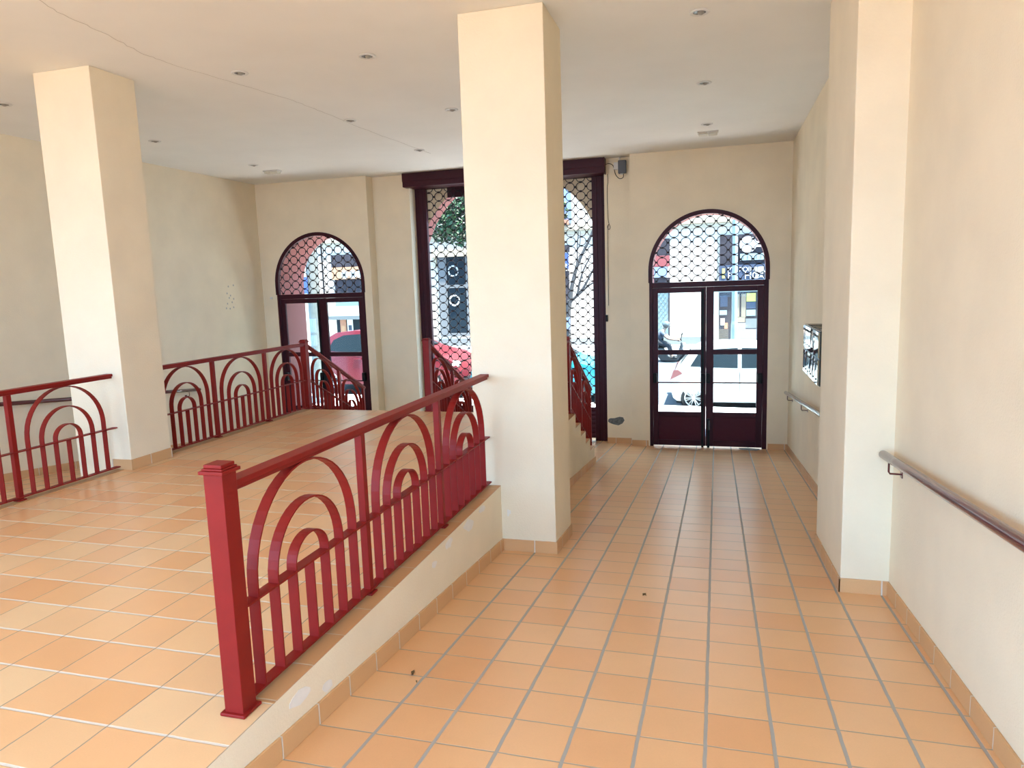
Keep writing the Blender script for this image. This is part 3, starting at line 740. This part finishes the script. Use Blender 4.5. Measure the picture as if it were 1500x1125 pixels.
for q in ((-5.75, 2.52, .10), (-5.68, 2.30, .07), (-5.85, 2.30, .09), (-5.6, 2.28, .05)): mb.lathe([(0, 0), (q[2], 0), (q[2], -.01), (0, -.01)], (q[0], FY-.14, q[1]), 'Y', 14)
mb.box(-6.0, -5.55, FY-.15, FY-.14, 2.15, 2.19)
mb.build('white_emblem', m_white, s)
s = tag(MB().box(-3.0, -1.69, FY-.08, FY-.03, 2.09, 2.49).build('shop_sign', m_redsign), 'red sign panel at the left of the right arch', 'sign')
s = tag(MB().box(-3.0, -1.79, FY-.10, FY-.03, 1.69, 2.08).build('shop_sign', m_ltblue), 'light blue sign panel under the red sign', 'sign')
s = thing('shop_sign', (2.0, FY-.1, 1.5), 'slate blue shop sign with white lettering reading HOT', 'sign')
mb = MB(); mb.box(0.08, 4.2, FY-.16, FY-.06, 1.50, 2.05); mb.build('board', m_slate, s)
text_mesh('lettering', 'PT  POINT', 0.24, 0.36, FY-.17, 1.80, m_white, s)
text_mesh('lettering', 'P    HOT', 0.36, 0.36, FY-.17, 1.54, m_white, s)
mb = MB(); mb.box(0.18, 0.28, FY-.18, FY-.16, 1.74, 1.94); mb.box(0.18, 0.28, FY-.18, FY-.16, 1.58, 1.70); mb.build('yellow_mark', m_yellow, s)
mb = MB(); mb.box(1.33, 1.63, FY-.18, FY-.16, 1.58, 1.96); mb.build('white_square', m_white, s)
mb = MB(); mb.box(1.45, 1.60, FY-.19, FY-.18, 1.66, 1.70); mb.build('square_mark', m_slate, s)
mb = MB(); mb.box(0.08, 4.2, FY-.2, FY-.06, 1.46, 1.50); mb.build('sign_ledge', m_white, s)
s = thing('round_sign', (1.08, FY-.1, 2.5), 'big white round logo sign on the dark fascia in the right arch', 'sign')
mb = MB(); mb.lathe([(0, 0), (.29, 0), (.29, -.05), (0, -.05)], (1.07, FY-.065, 2.76), 'Y', 32); mb.box(1.2, 1.62, FY-.10, FY-.065, 2.66, 2.86); mb.build('disc', m_white, s)
s = thing('name_plate', (1.25, FY-.1, 2.2), 'long white sign plate below the round logo', 'sign')
mb = MB(); mb.box(0.80, 1.72, FY-.11, FY-.065, 2.20, 2.44); mb.build('plate', m_lattice, s)
mb = MB()
for k in range(5): mb.box(0.9+.15*k, 0.92+.15*k, FY-.12, FY-.11, 2.26, 2.38)
mb.build('strokes', m_slategrey, s)

# --- lamp pole, concrete pole with stickers
lp = thing('lamp_post', (0.585, 25.7, -0.88), 'tall pale grey lamp post standing before the shop signs', 'lamp post')
mb = MB(); mb.lathe([(0.16, 0), (0.16, .05), (.12, .08), (.11, .9), (.095, 1.0), (.085, 6.8), (0.0, 6.82)], (0.585, 25.7, -0.88), 'Z', 8); mb.build('pole', m_pole, lp)
mb = MB(); mb.tube([(0.585, 25.7, 5.9), (0.585, 25.2, 6.3), (0.585, 24.4, 6.4)], .05, 8); mb.box(.45, .72, 23.9, 24.5, 6.33, 6.45); mb.build('lamp_head', m_pole, lp)
zp = -1.16+.025*9.3*(15.3-YF)/3.2
cp = thing('utility_pole', (-9.36, 15.4, zp), 'round concrete pole with blue stickers behind the left door glass', 'pole')
mb = MB(); mb.lathe([(.15, 0), (.145, 3), (.12, 8), (0, 8)], (-9.36, 15.4, zp), 'Z', 20); mb.build('shaft', m_conc, cp, smooth=False)
mb = MB()
for a, b, t0, t1 in ((.62, .95, -2.5, -.9), (.3, .55, -2.2, -1.0), (.12, .24, -2.6, -1.4)):
    n = 8
    for k in range(n):
        t = t0+(t1-t0)*k/n; u = t0+(t1-t0)*(k+1)/n
        mb.poly([(-9.36+.147*math.cos(t), 15.4+.147*math.sin(t), a), (-9.36+.147*math.cos(u), 15.4+.147*math.sin(u), a), (-9.36+.147*math.cos(u), 15.4+.147*math.sin(u), b), (-9.36+.147*math.cos(t), 15.4+.147*math.sin(t), b)])
mb.build('stickers', m_ltblue, cp)
mb = MB(); mb.tube([(-9.19, 15.6, zp+.0), (-9.19, 15.6, 2.75)], .022, 6); mb.build('conduit', m_black, cp)
mb = MB(); mb.box(-9.62, -9.40, 15.22, 15.24, 1.55, 1.95); mb.box(-9.55, -9.45, 15.27, 15.45, 1.7, 1.74); mb.build('blue_plate', m_blue, cp)

# --- trees
def limb(mb, pts, r0, r1):
    c = curve(pts, 5); n = len(c); mb.tube(c, [r0+(r1-r0)*i/(n-1) for i in range(n)], 7)
k = 25.9/19
bt = thing('bare_tree', (-5.24, 25.9, -0.87), 'thin bare tree with forked branches beyond the gate', 'tree')
def bp(x, z): return (x*k, 25.9, 1.6+(z-1.6)*k)
mb = MB()
limb(mb, [(-5.24, 25.9, -.87), bp(-3.86, .3), bp(-3.84, .86), bp(-3.79, 1.14)], .12, .09); mb.build('trunk', m_bark, bt, smooth=True)
mb = MB()
limb(mb, [bp(-3.79, 1.10), bp(-3.73, 1.5), bp(-3.55, 2.12), bp(-3.19, 2.82), bp(-3.05, 3.3)], .09, .03)
limb(mb, [bp(-3.79, 1.10), bp(-3.55, 1.30), bp(-3.4, 1.5), bp(-3.2, 1.84), bp(-3.0, 2.2)], .065, .025)
limb(mb, [bp(-3.58, 1.28), bp(-3.52, 1.6), bp(-3.4, 1.95), bp(-3.2, 2.3)], .05, .02)
limb(mb, [bp(-3.55, 1.29), bp(-3.3, 1.5), bp(-3.1, 1.62), bp(-2.9, 1.75)], .05, .02)
limb(mb, [bp(-3.66, 1.75), bp(-3.58, 2.2), bp(-3.56, 2.6), bp(-3.50, 3.1)], .03, .012)
limb(mb, [bp(-3.6, 2.4), bp(-3.5, 2.6), bp(-3.47, 2.95)], .02, .01)
limb(mb, [bp(-3.44, 1.7), bp(-3.47, 2.0), bp(-3.5, 2.4)], .02, .01)
mb.build('branches', m_bark, bt, smooth=True)
mb = MB(); mb.box(-5.33, -5.16, 25.74, 25.80, -.1, .35); mb.build('blue_notice', m_ltblue, bt)
gt = thing('leafy_tree', (-8.3, 25.6, -0.88), 'green leafy tree crown above the dark window beyond the gate', 'tree')
mb = MB(); limb(mb, [(-8.3, 25.6, -.88), (-8.35, 25.6, 1.5), (-8.5, 25.6, 3.2), (-8.9, 25.5, 4.6)], .12, .06); limb(mb, [(-8.5, 25.6, 3.0), (-9.3, 25.5, 3.9), (-9.9, 25.4, 4.3)], .06, .03); mb.build('trunk', m_bark, gt, smooth=True)
mb = MB(); rnd = random.Random(3)
cl = [(-9.8, 3.75, .55), (-9.2, 3.7, .6), (-9.5, 4.4, .7), (-8.9, 4.6, .8), (-9.1, 5.3, .8), (-8.3, 4.3, .7), (-8.2, 5.2, .8), (-9.9, 4.6, .4), (-8.5, 5.8, .7)]
for (x, z, r) in cl:
    for q in range(280):
        d = Vector((rnd.gauss(0, 1), rnd.gauss(0, 1), rnd.gauss(0, 1))).normalized()*r*rnd.random()**.5
        p = Vector((x, 25.5, z))+d; a = Vector((rnd.uniform(-1, 1), rnd.uniform(-1, 1), rnd.uniform(-1, .3))).normalized(); b = a.orthogonal().normalized()
        s_ = rnd.uniform(.08, .15)
        mb.poly([p-a*s_, p+b*s_*.45, p+a*s_, p-b*s_*.45])
mb.build('foliage', m_leaf, gt, normals=False)

# --- cars (front towards +x)
def car(name, x0, Lc, yn, zg_, H, paint, label):
    """x0 tail, yn near side face"""
    W = 0.86; yc = yn+W; sx = Lc/3.95; sz = H/1.5
    root = thing(name, (x0+Lc/2, yc, zg_), label, 'car')
    xr, xf, wr = 0.50, Lc-0.78, 0.30
    def arc(xc): return [(xc+0.36*math.cos(t), 0.29+0.36*math.sin(t)) for t in [PI*k/10-.15*0 for k in range(0, 11)]]
    up_ = [(0.05, .30), (0.0, .50), (0.03, .74), (0.09, .92), (0.18, 1.02), (0.42, 1.34), (0.62, 1.45), (1.1, 1.5), (1.75, 1.49), (2.1, 1.43), (2.95, 1.0), (3.5, .88), (3.82, .72), (3.93, .52), (3.95, .34), (3.88, .22)]
    out = [(a*sx, b*sz) for a, b in up_]
    out += [(xf+.36, .20)] + arc(xf) + [(xf-.36, .20), (xr+.36, .20)] + arc(xr) + [(xr-.36, .22)]
    def yy(z): return W*(1-max(0, z-.92*sz)*.34) - max(0, .45-z)*.10
    mb = MB()
    A = [mb.bm.verts.new((x0+a, yc-yy(b), zg_+b)) for a, b in out]; B = [mb.bm.verts.new((x0+a, yc+yy(b), zg_+b)) for a, b in out]
    mb.face(A); mb.face(B[::-1])
    for i in range(len(out)): mb.face([A[i], B[i], B[(i+1) % len(out)], A[(i+1) % len(out)]])
    bmesh.ops.triangulate(mb.bm, faces=[f for f in mb.bm.faces if len(f.verts) > 4])
    body = mb.build('body', paint, root, bevel=0.03)
    mb = MB(); mb.box(x0+.12, x0+Lc-.12, yc-W+.12, yc+W-.12, zg_+.17, zg_+.75); mb.build('underbody', m_black, root)
    def side(name_, pts):
        for sgn in (-1, 1):
            mb = MB(); P = []; Q = []
            for a, b in pts:
                P.append(mb.bm.verts.new((x0+a*sx, yc+sgn*(yy(b*sz)+.006), zg_+b*sz))); Q.append(mb.bm.verts.new((x0+a*sx, yc+sgn*(yy(b*sz)-.02), zg_+b*sz)))
            mb.face(P); mb.face(Q[::-1])
            for i in range(len(P)): mb.face([P[i], Q[i], Q[(i+1) % len(P)], P[(i+1) % len(P)]])
            mb.build(name_, m_dark, root)
    side('rear_side_window', [(.42, 1.02), (.58, 1.28), (.85, 1.39), (1.42, 1.42), (1.42, .98), (.8, 1.0)])
    side('front_side_window', [(1.50, .98), (1.50, 1.42), (1.82, 1.41), (2.12, 1.34), (2.70, .99)])
    def across(name_, p, q, hw0, hw1, mt):
        mb = MB(); (a, b), (c, d) = p, q; nx, nz = -(d-b), (c-a); l = math.hypot(nx, nz); nx, nz = nx/l*.012, nz/l*.012
        bot = [(x0+a*sx, yc-hw0, zg_+b*sz), (x0+a*sx, yc+hw0, zg_+b*sz), (x0+c*sx, yc+hw1, zg_+d*sz), (x0+c*sx, yc-hw1, zg_+d*sz)]
        mb.hexa([(u-nx, v, w_-nz) for u, v, w_ in bot], [(u+nx, v, w_+nz) for u, v, w_ in bot]); mb.build(name_, mt, root)
    across('windshield', (2.85, 1.05), (2.17, 1.395), .70, .60, m_dark); across('rear_window', (.20, 1.04), (.40, 1.31), .68, .60, m_dark)
    for sgn in (-1, 1):
        yv = yc+sgn*(W-.06)
        mb = MB(); mb.hexa([(x0-.01, yv-.09, zg_+.72*sz), (x0-.01, yv+.068, zg_+.72*sz), (x0+.26, yv+.068, zg_+.86*sz), (x0+.26, yv-.09, zg_+.86*sz)],
                           [(x0+.06, yv-.09, zg_+.93*sz), (x0+.06, yv+.068, zg_+.93*sz), (x0+.16, yv+.068, zg_+.95*sz), (x0+.16, yv-.09, zg_+.95*sz)]); mb.build('tail_light', m_tail, root)
        mb = MB(); mb.sphere((x0+Lc-.16, yv-sgn*.05, zg_+.68*sz), .14, .12, .09); mb.build('headlight', m_whiteplastic, root, smooth=True)
        for a in (1.46, 2.74):
            mb = MB(); mb.box(x0+a*sx-.004, x0+a*sx+.004, min(yc+sgn*W, yc+sgn*(W+.002)), max(yc+sgn*W, yc+sgn*(W+.002)), zg_+.45, zg_+.90*sz); mb.build('door_seam', m_black, root)
        for a in (1.18, 2.2):
            mb = MB(); mb.box(x0+a*sx, x0+a*sx+.2, min(yc+sgn*W, yc+sgn*(W+.03)), max(yc+sgn*W, yc+sgn*(W+.03)), zg_+.80*sz, zg_+.835*sz); mb.build('door_handle', paint, root, bevel=.008)
        mb = MB(); mb.sphere((x0+2.62*sx, yc+sgn*(W+.05), zg_+1.02*sz), .06, .09, .07, 10, 8); mb.build('mirror', paint, root, smooth=True)
        for xc in (xr, xf):
            yw = yc+sgn*(W-.10); c = (x0+xc, yw, zg_+wr)
            mb = MB(); mb.lathe([(.19, -.085), (.27, -.09), (.30, -.06), (.30, .06), (.27, .09), (.19, .085)], c, 'Y', 28); wh = mb.build('wheel', m_tyre, root)
            mb = MB(); mb.lathe([(.195, -.055), (.205, .0), (.195, .055)], c, 'Y', 24)
            mb2 = MB(); yo = sgn*.088
            for q in range(14):
                a = 2*PI*q/14+(.07 if q % 2 else -.07); ca, sa = math.cos(a), math.sin(a)
                mb2.tube([(c[0]+.03*ca, yw+yo, c[2]+.03*sa), (c[0]+.19*ca, yw+yo, c[2]+.19*sa)], .016, 5)
            mb2.tube([(c[0]+.192*math.cos(2*PI*q/24), yw+yo, c[2]+.192*math.sin(2*PI*q/24)) for q in range(24)], .014, 6, closed=True)
            mb2.lathe([(0, -.012), (.04, -.012), (.04, .012), (0, .012)], (c[0], yw+yo, c[2]), 'Y', 12)
            mb2.build('rim', m_alloy, wh); mb.build('brake_drum', m_steel2, wh)
    return root
car('car', -0.985, 4.0, 16.25, -1.335, 1.48, m_carw, 'white hatchback parked behind the right door glass')
car('car', -10.05, 4.05, 16.25, -0.985, 1.56, m_carr, 'red hatchback parked behind the left door glass')
car('car', -5.75, 3.35, 16.25, -1.20, 1.50, m_carc, 'teal small car parked behind the gate mesh')

# --- motorcycle and rider
MX, MY = -1.46, 22.3; mz = road_z(MX, MY)
mc = thing('motor_scooter', (MX, MY, mz), 'dark grey scooter on the road under the helmeted rider', 'scooter')
for dx in (-.62, .62):
    c = (MX+dx, MY, mz+.27)
    mb = MB(); mb.lathe([(.17, -.05), (.25, -.05), (.27, -.02), (.27, .02), (.25, .05), (.17, .05)], c, 'Y', 24); wh = mb.build('wheel', m_tyre, mc)
    mb = MB(); mb.lathe([(0, -.03), (.17, -.03), (.17, .03), (0, .03)], c, 'Y', 16); mb.build('hub', m_alloy, wh)
mb = MB(); mb.prism([(MX-.85, mz+.55), (MX-.8, mz+.72), (MX-.1, mz+.74), (MX+.05, mz+.45), (MX+.2, mz+.36), (MX+.36, mz+.45), (MX+.5, mz+.95), (MX+.58, mz+.95), (MX+.56, mz+.5), (MX+.4, mz+.26), (MX-.2, mz+.24), (MX-.35, mz+.48)], 'Y', MY-.11, MY+.11); mb.build('body', m_scoot, mc, bevel=.04)
mb = MB(); mb.prism([(MX-.82, mz+.72), (MX-.8, mz+.82), (MX-.4, mz+.80), (MX-.05, mz+.82), (MX-.02, mz+.74)], 'Y', MY-.12, MY+.12); mb.build('seat', m_black, mc, bevel=.03)
mb = MB(); mb.tube([(MX+.52, MY, mz+.9), (MX+.62, MY, mz+.3)], .035, 8); mb.build('fork', m_alloy, mc)
mb = MB(); mb.tube([(MX+.42, MY-.34, mz+1.02), (MX+.50, MY-.15, mz+1.03), (MX+.52, MY, mz+1.0), (MX+.50, MY+.15, mz+1.03), (MX+.42, MY+.34, mz+1.02)], .018, 8); mb.build('handlebar', m_black, mc)
for sg in (-1, 1):
    mb = MB(); mb.tube([(MX+.5, MY+sg*.22, mz+1.03), (MX+.54, MY+sg*.28, mz+1.2)], .008, 6); mb.sphere((MX+.54, MY+sg*.28, mz+1.24), .02, .06, .045, 10, 8); mb.build('mirror', m_black, mc)
mb = MB(); mb.sphere((MX+.60, MY, mz+.85), .08, .09, .08); mb.build('headlight', m_whiteplastic, mc, smooth=True)
mb = MB(); mb.prism([(MX+.34, mz+.32), (MX+.42, mz+.50), (MX+.62, mz+.58), (MX+.86, mz+.48), (MX+.9, mz+.36), (MX+.84, mz+.42), (MX+.62, mz+.50), (MX+.46, mz+.44)], 'Y', MY-.08, MY+.08); mb.build('front_mudguard', m_scoot, mc)

def skin(name, chains, mt, parent, sub=1):
    """one smooth surface grown over connected joints: chains of (x,y,z,r)"""
    key = {}; V = []; R = []; E = []
    for ch in chains:
        prev = None
        for p in ch:
            kk = tuple(round(t, 3) for t in p[:3])
            if kk not in key: key[kk] = len(V); V.append(Vector(p[:3])-wloc(parent)); R.append(p[3])
            if prev is not None and prev != key[kk]: E.append((prev, key[kk]))
            prev = key[kk]
    me = bpy.data.meshes.new(name); me.from_pydata(V, E, []); o = bpy.data.objects.new(name, me); COL.objects.link(o); o.parent = parent
    md = o.modifiers.new('skin', 'SKIN'); md.use_smooth_shade = True
    for i, v in enumerate(me.skin_vertices[0].data): v.radius = (R[i], R[i]); v.use_root = (i == 0)
    sb = o.modifiers.new('sub', 'SUBSURF'); sb.levels = sub; sb.render_levels = sub
    dg = bpy.context.evaluated_depsgraph_get(); me2 = bpy.data.meshes.new_from_object(o.evaluated_get(dg))
    o.modifiers.clear(); o.data = me2; me2.materials.clear(); me2.materials.append(mt)
    return o
def PT(dx, dy, dz, r): return (MX+dx, MY+dy, mz+dz, r)
pr = thing('person', (MX, MY, mz), 'rider in grey helmet and shirt leaning on scooter handlebars', 'person')
pel, ch, nk, hd = PT(-.35, 0, .99, .16), PT(-.20, 0, 1.26, .17), PT(-.10, 0, 1.42, .06), PT(-.02, 0, 1.55, .10)
chains = [[pel, PT(-.30, 0, 1.08, .15), ch, nk, hd]]
for sg in (-1, 1):
    hand = PT(.42, sg*.32, 1.05, .032)
    chains.append([ch, PT(-.18, sg*.18, 1.32, .07), PT(.06, sg*.30, 1.10, .048), PT(.30, sg*.31, 1.06, .036), hand])
    for j, (dy, ln) in enumerate(((-.03, .07), (-.01, .08), (.012, .078), (.033, .06))):
        chains.append([hand, PT(.46, sg*.32+dy, 1.055, .011), PT(.42+ln, sg*.32+dy, 1.03, .010), PT(.45, sg*.32+dy, 1.0, .008)])
    chains.append([hand, PT(.43, sg*.28, 1.03, .011), PT(.46, sg*.26, 1.01, .009)])
    chains.append([pel, PT(-.30, sg*.12, .96, .11), PT(.10, sg*.22, .82, .075), PT(.16, sg*.19, .42, .05), PT(.26, sg*.18, .37, .035)])
skin('body', chains, m_skin, pr)
skin('shirt', [[PT(-.35, 0, 1.0, .175), PT(-.30, 0, 1.08, .165), PT(-.20, 0, 1.26, .185), PT(-.14, 0, 1.37, .09)]] + [[PT(-.20, 0, 1.26, .185), PT(-.18, sg*.18, 1.32, .085), PT(-.04, sg*.25, 1.20, .07)] for sg in (-1, 1)], m_shirt, pr)
skin('trousers', [[PT(-.35, 0, .98, .165), PT(-.30, sg*.12, .96, .125), PT(.10, sg*.22, .82, .09), PT(.155, sg*.19, .46, .065)] for sg in (-1, 1)], m_jeans, pr)
for sg in (-1, 1):
    mb = MB(); mb.sphere((MX+.26, MY+sg*.18, mz+.38), .13, .05, .05); mb.build('shoe', m_black, pr, smooth=True)
mb = MB(); mb.sphere((MX-.03, MY, mz+1.60), .145, .13, .14, 20, 14); hl = mb.build('helmet', m_helmet, pr, smooth=True)
mb = MB(); mb.hexa([(MX+.06, MY-.10, mz+1.62), (MX+.06, MY+.10, mz+1.62), (MX+.22, MY+.07, mz+1.63), (MX+.22, MY-.07, mz+1.63)], [(MX+.05, MY-.09, mz+1.67), (MX+.05, MY+.09, mz+1.67), (MX+.21, MY+.06, mz+1.65), (MX+.21, MY-.06, mz+1.65)]); mb.build('peak', m_helmet, hl, bevel=.01)
for sg in (-1, 1):
    mb = MB(); mb.sphere((MX+.105, MY+sg*.035, mz+1.545), .012, .014, .010, 8, 6); mb.build('eye', m_black, pr, smooth=True)
mb = MB(); mb.prism([(MX+.10, mz+1.55), (MX+.135, mz+1.505), (MX+.10, mz+1.495)], 'Y', MY-.014, MY+.014); mb.build('nose', m_skin, pr)
mb = MB(); mb.box(MX+.088, MX+.10, MY-.025, MY+.025, mz+1.468, mz+1.476); mb.build('mouth', m_redsign, pr)
mc.scale = pr.scale = (0.83, 0.83, 0.83)      # a small town scooter with a slight rider
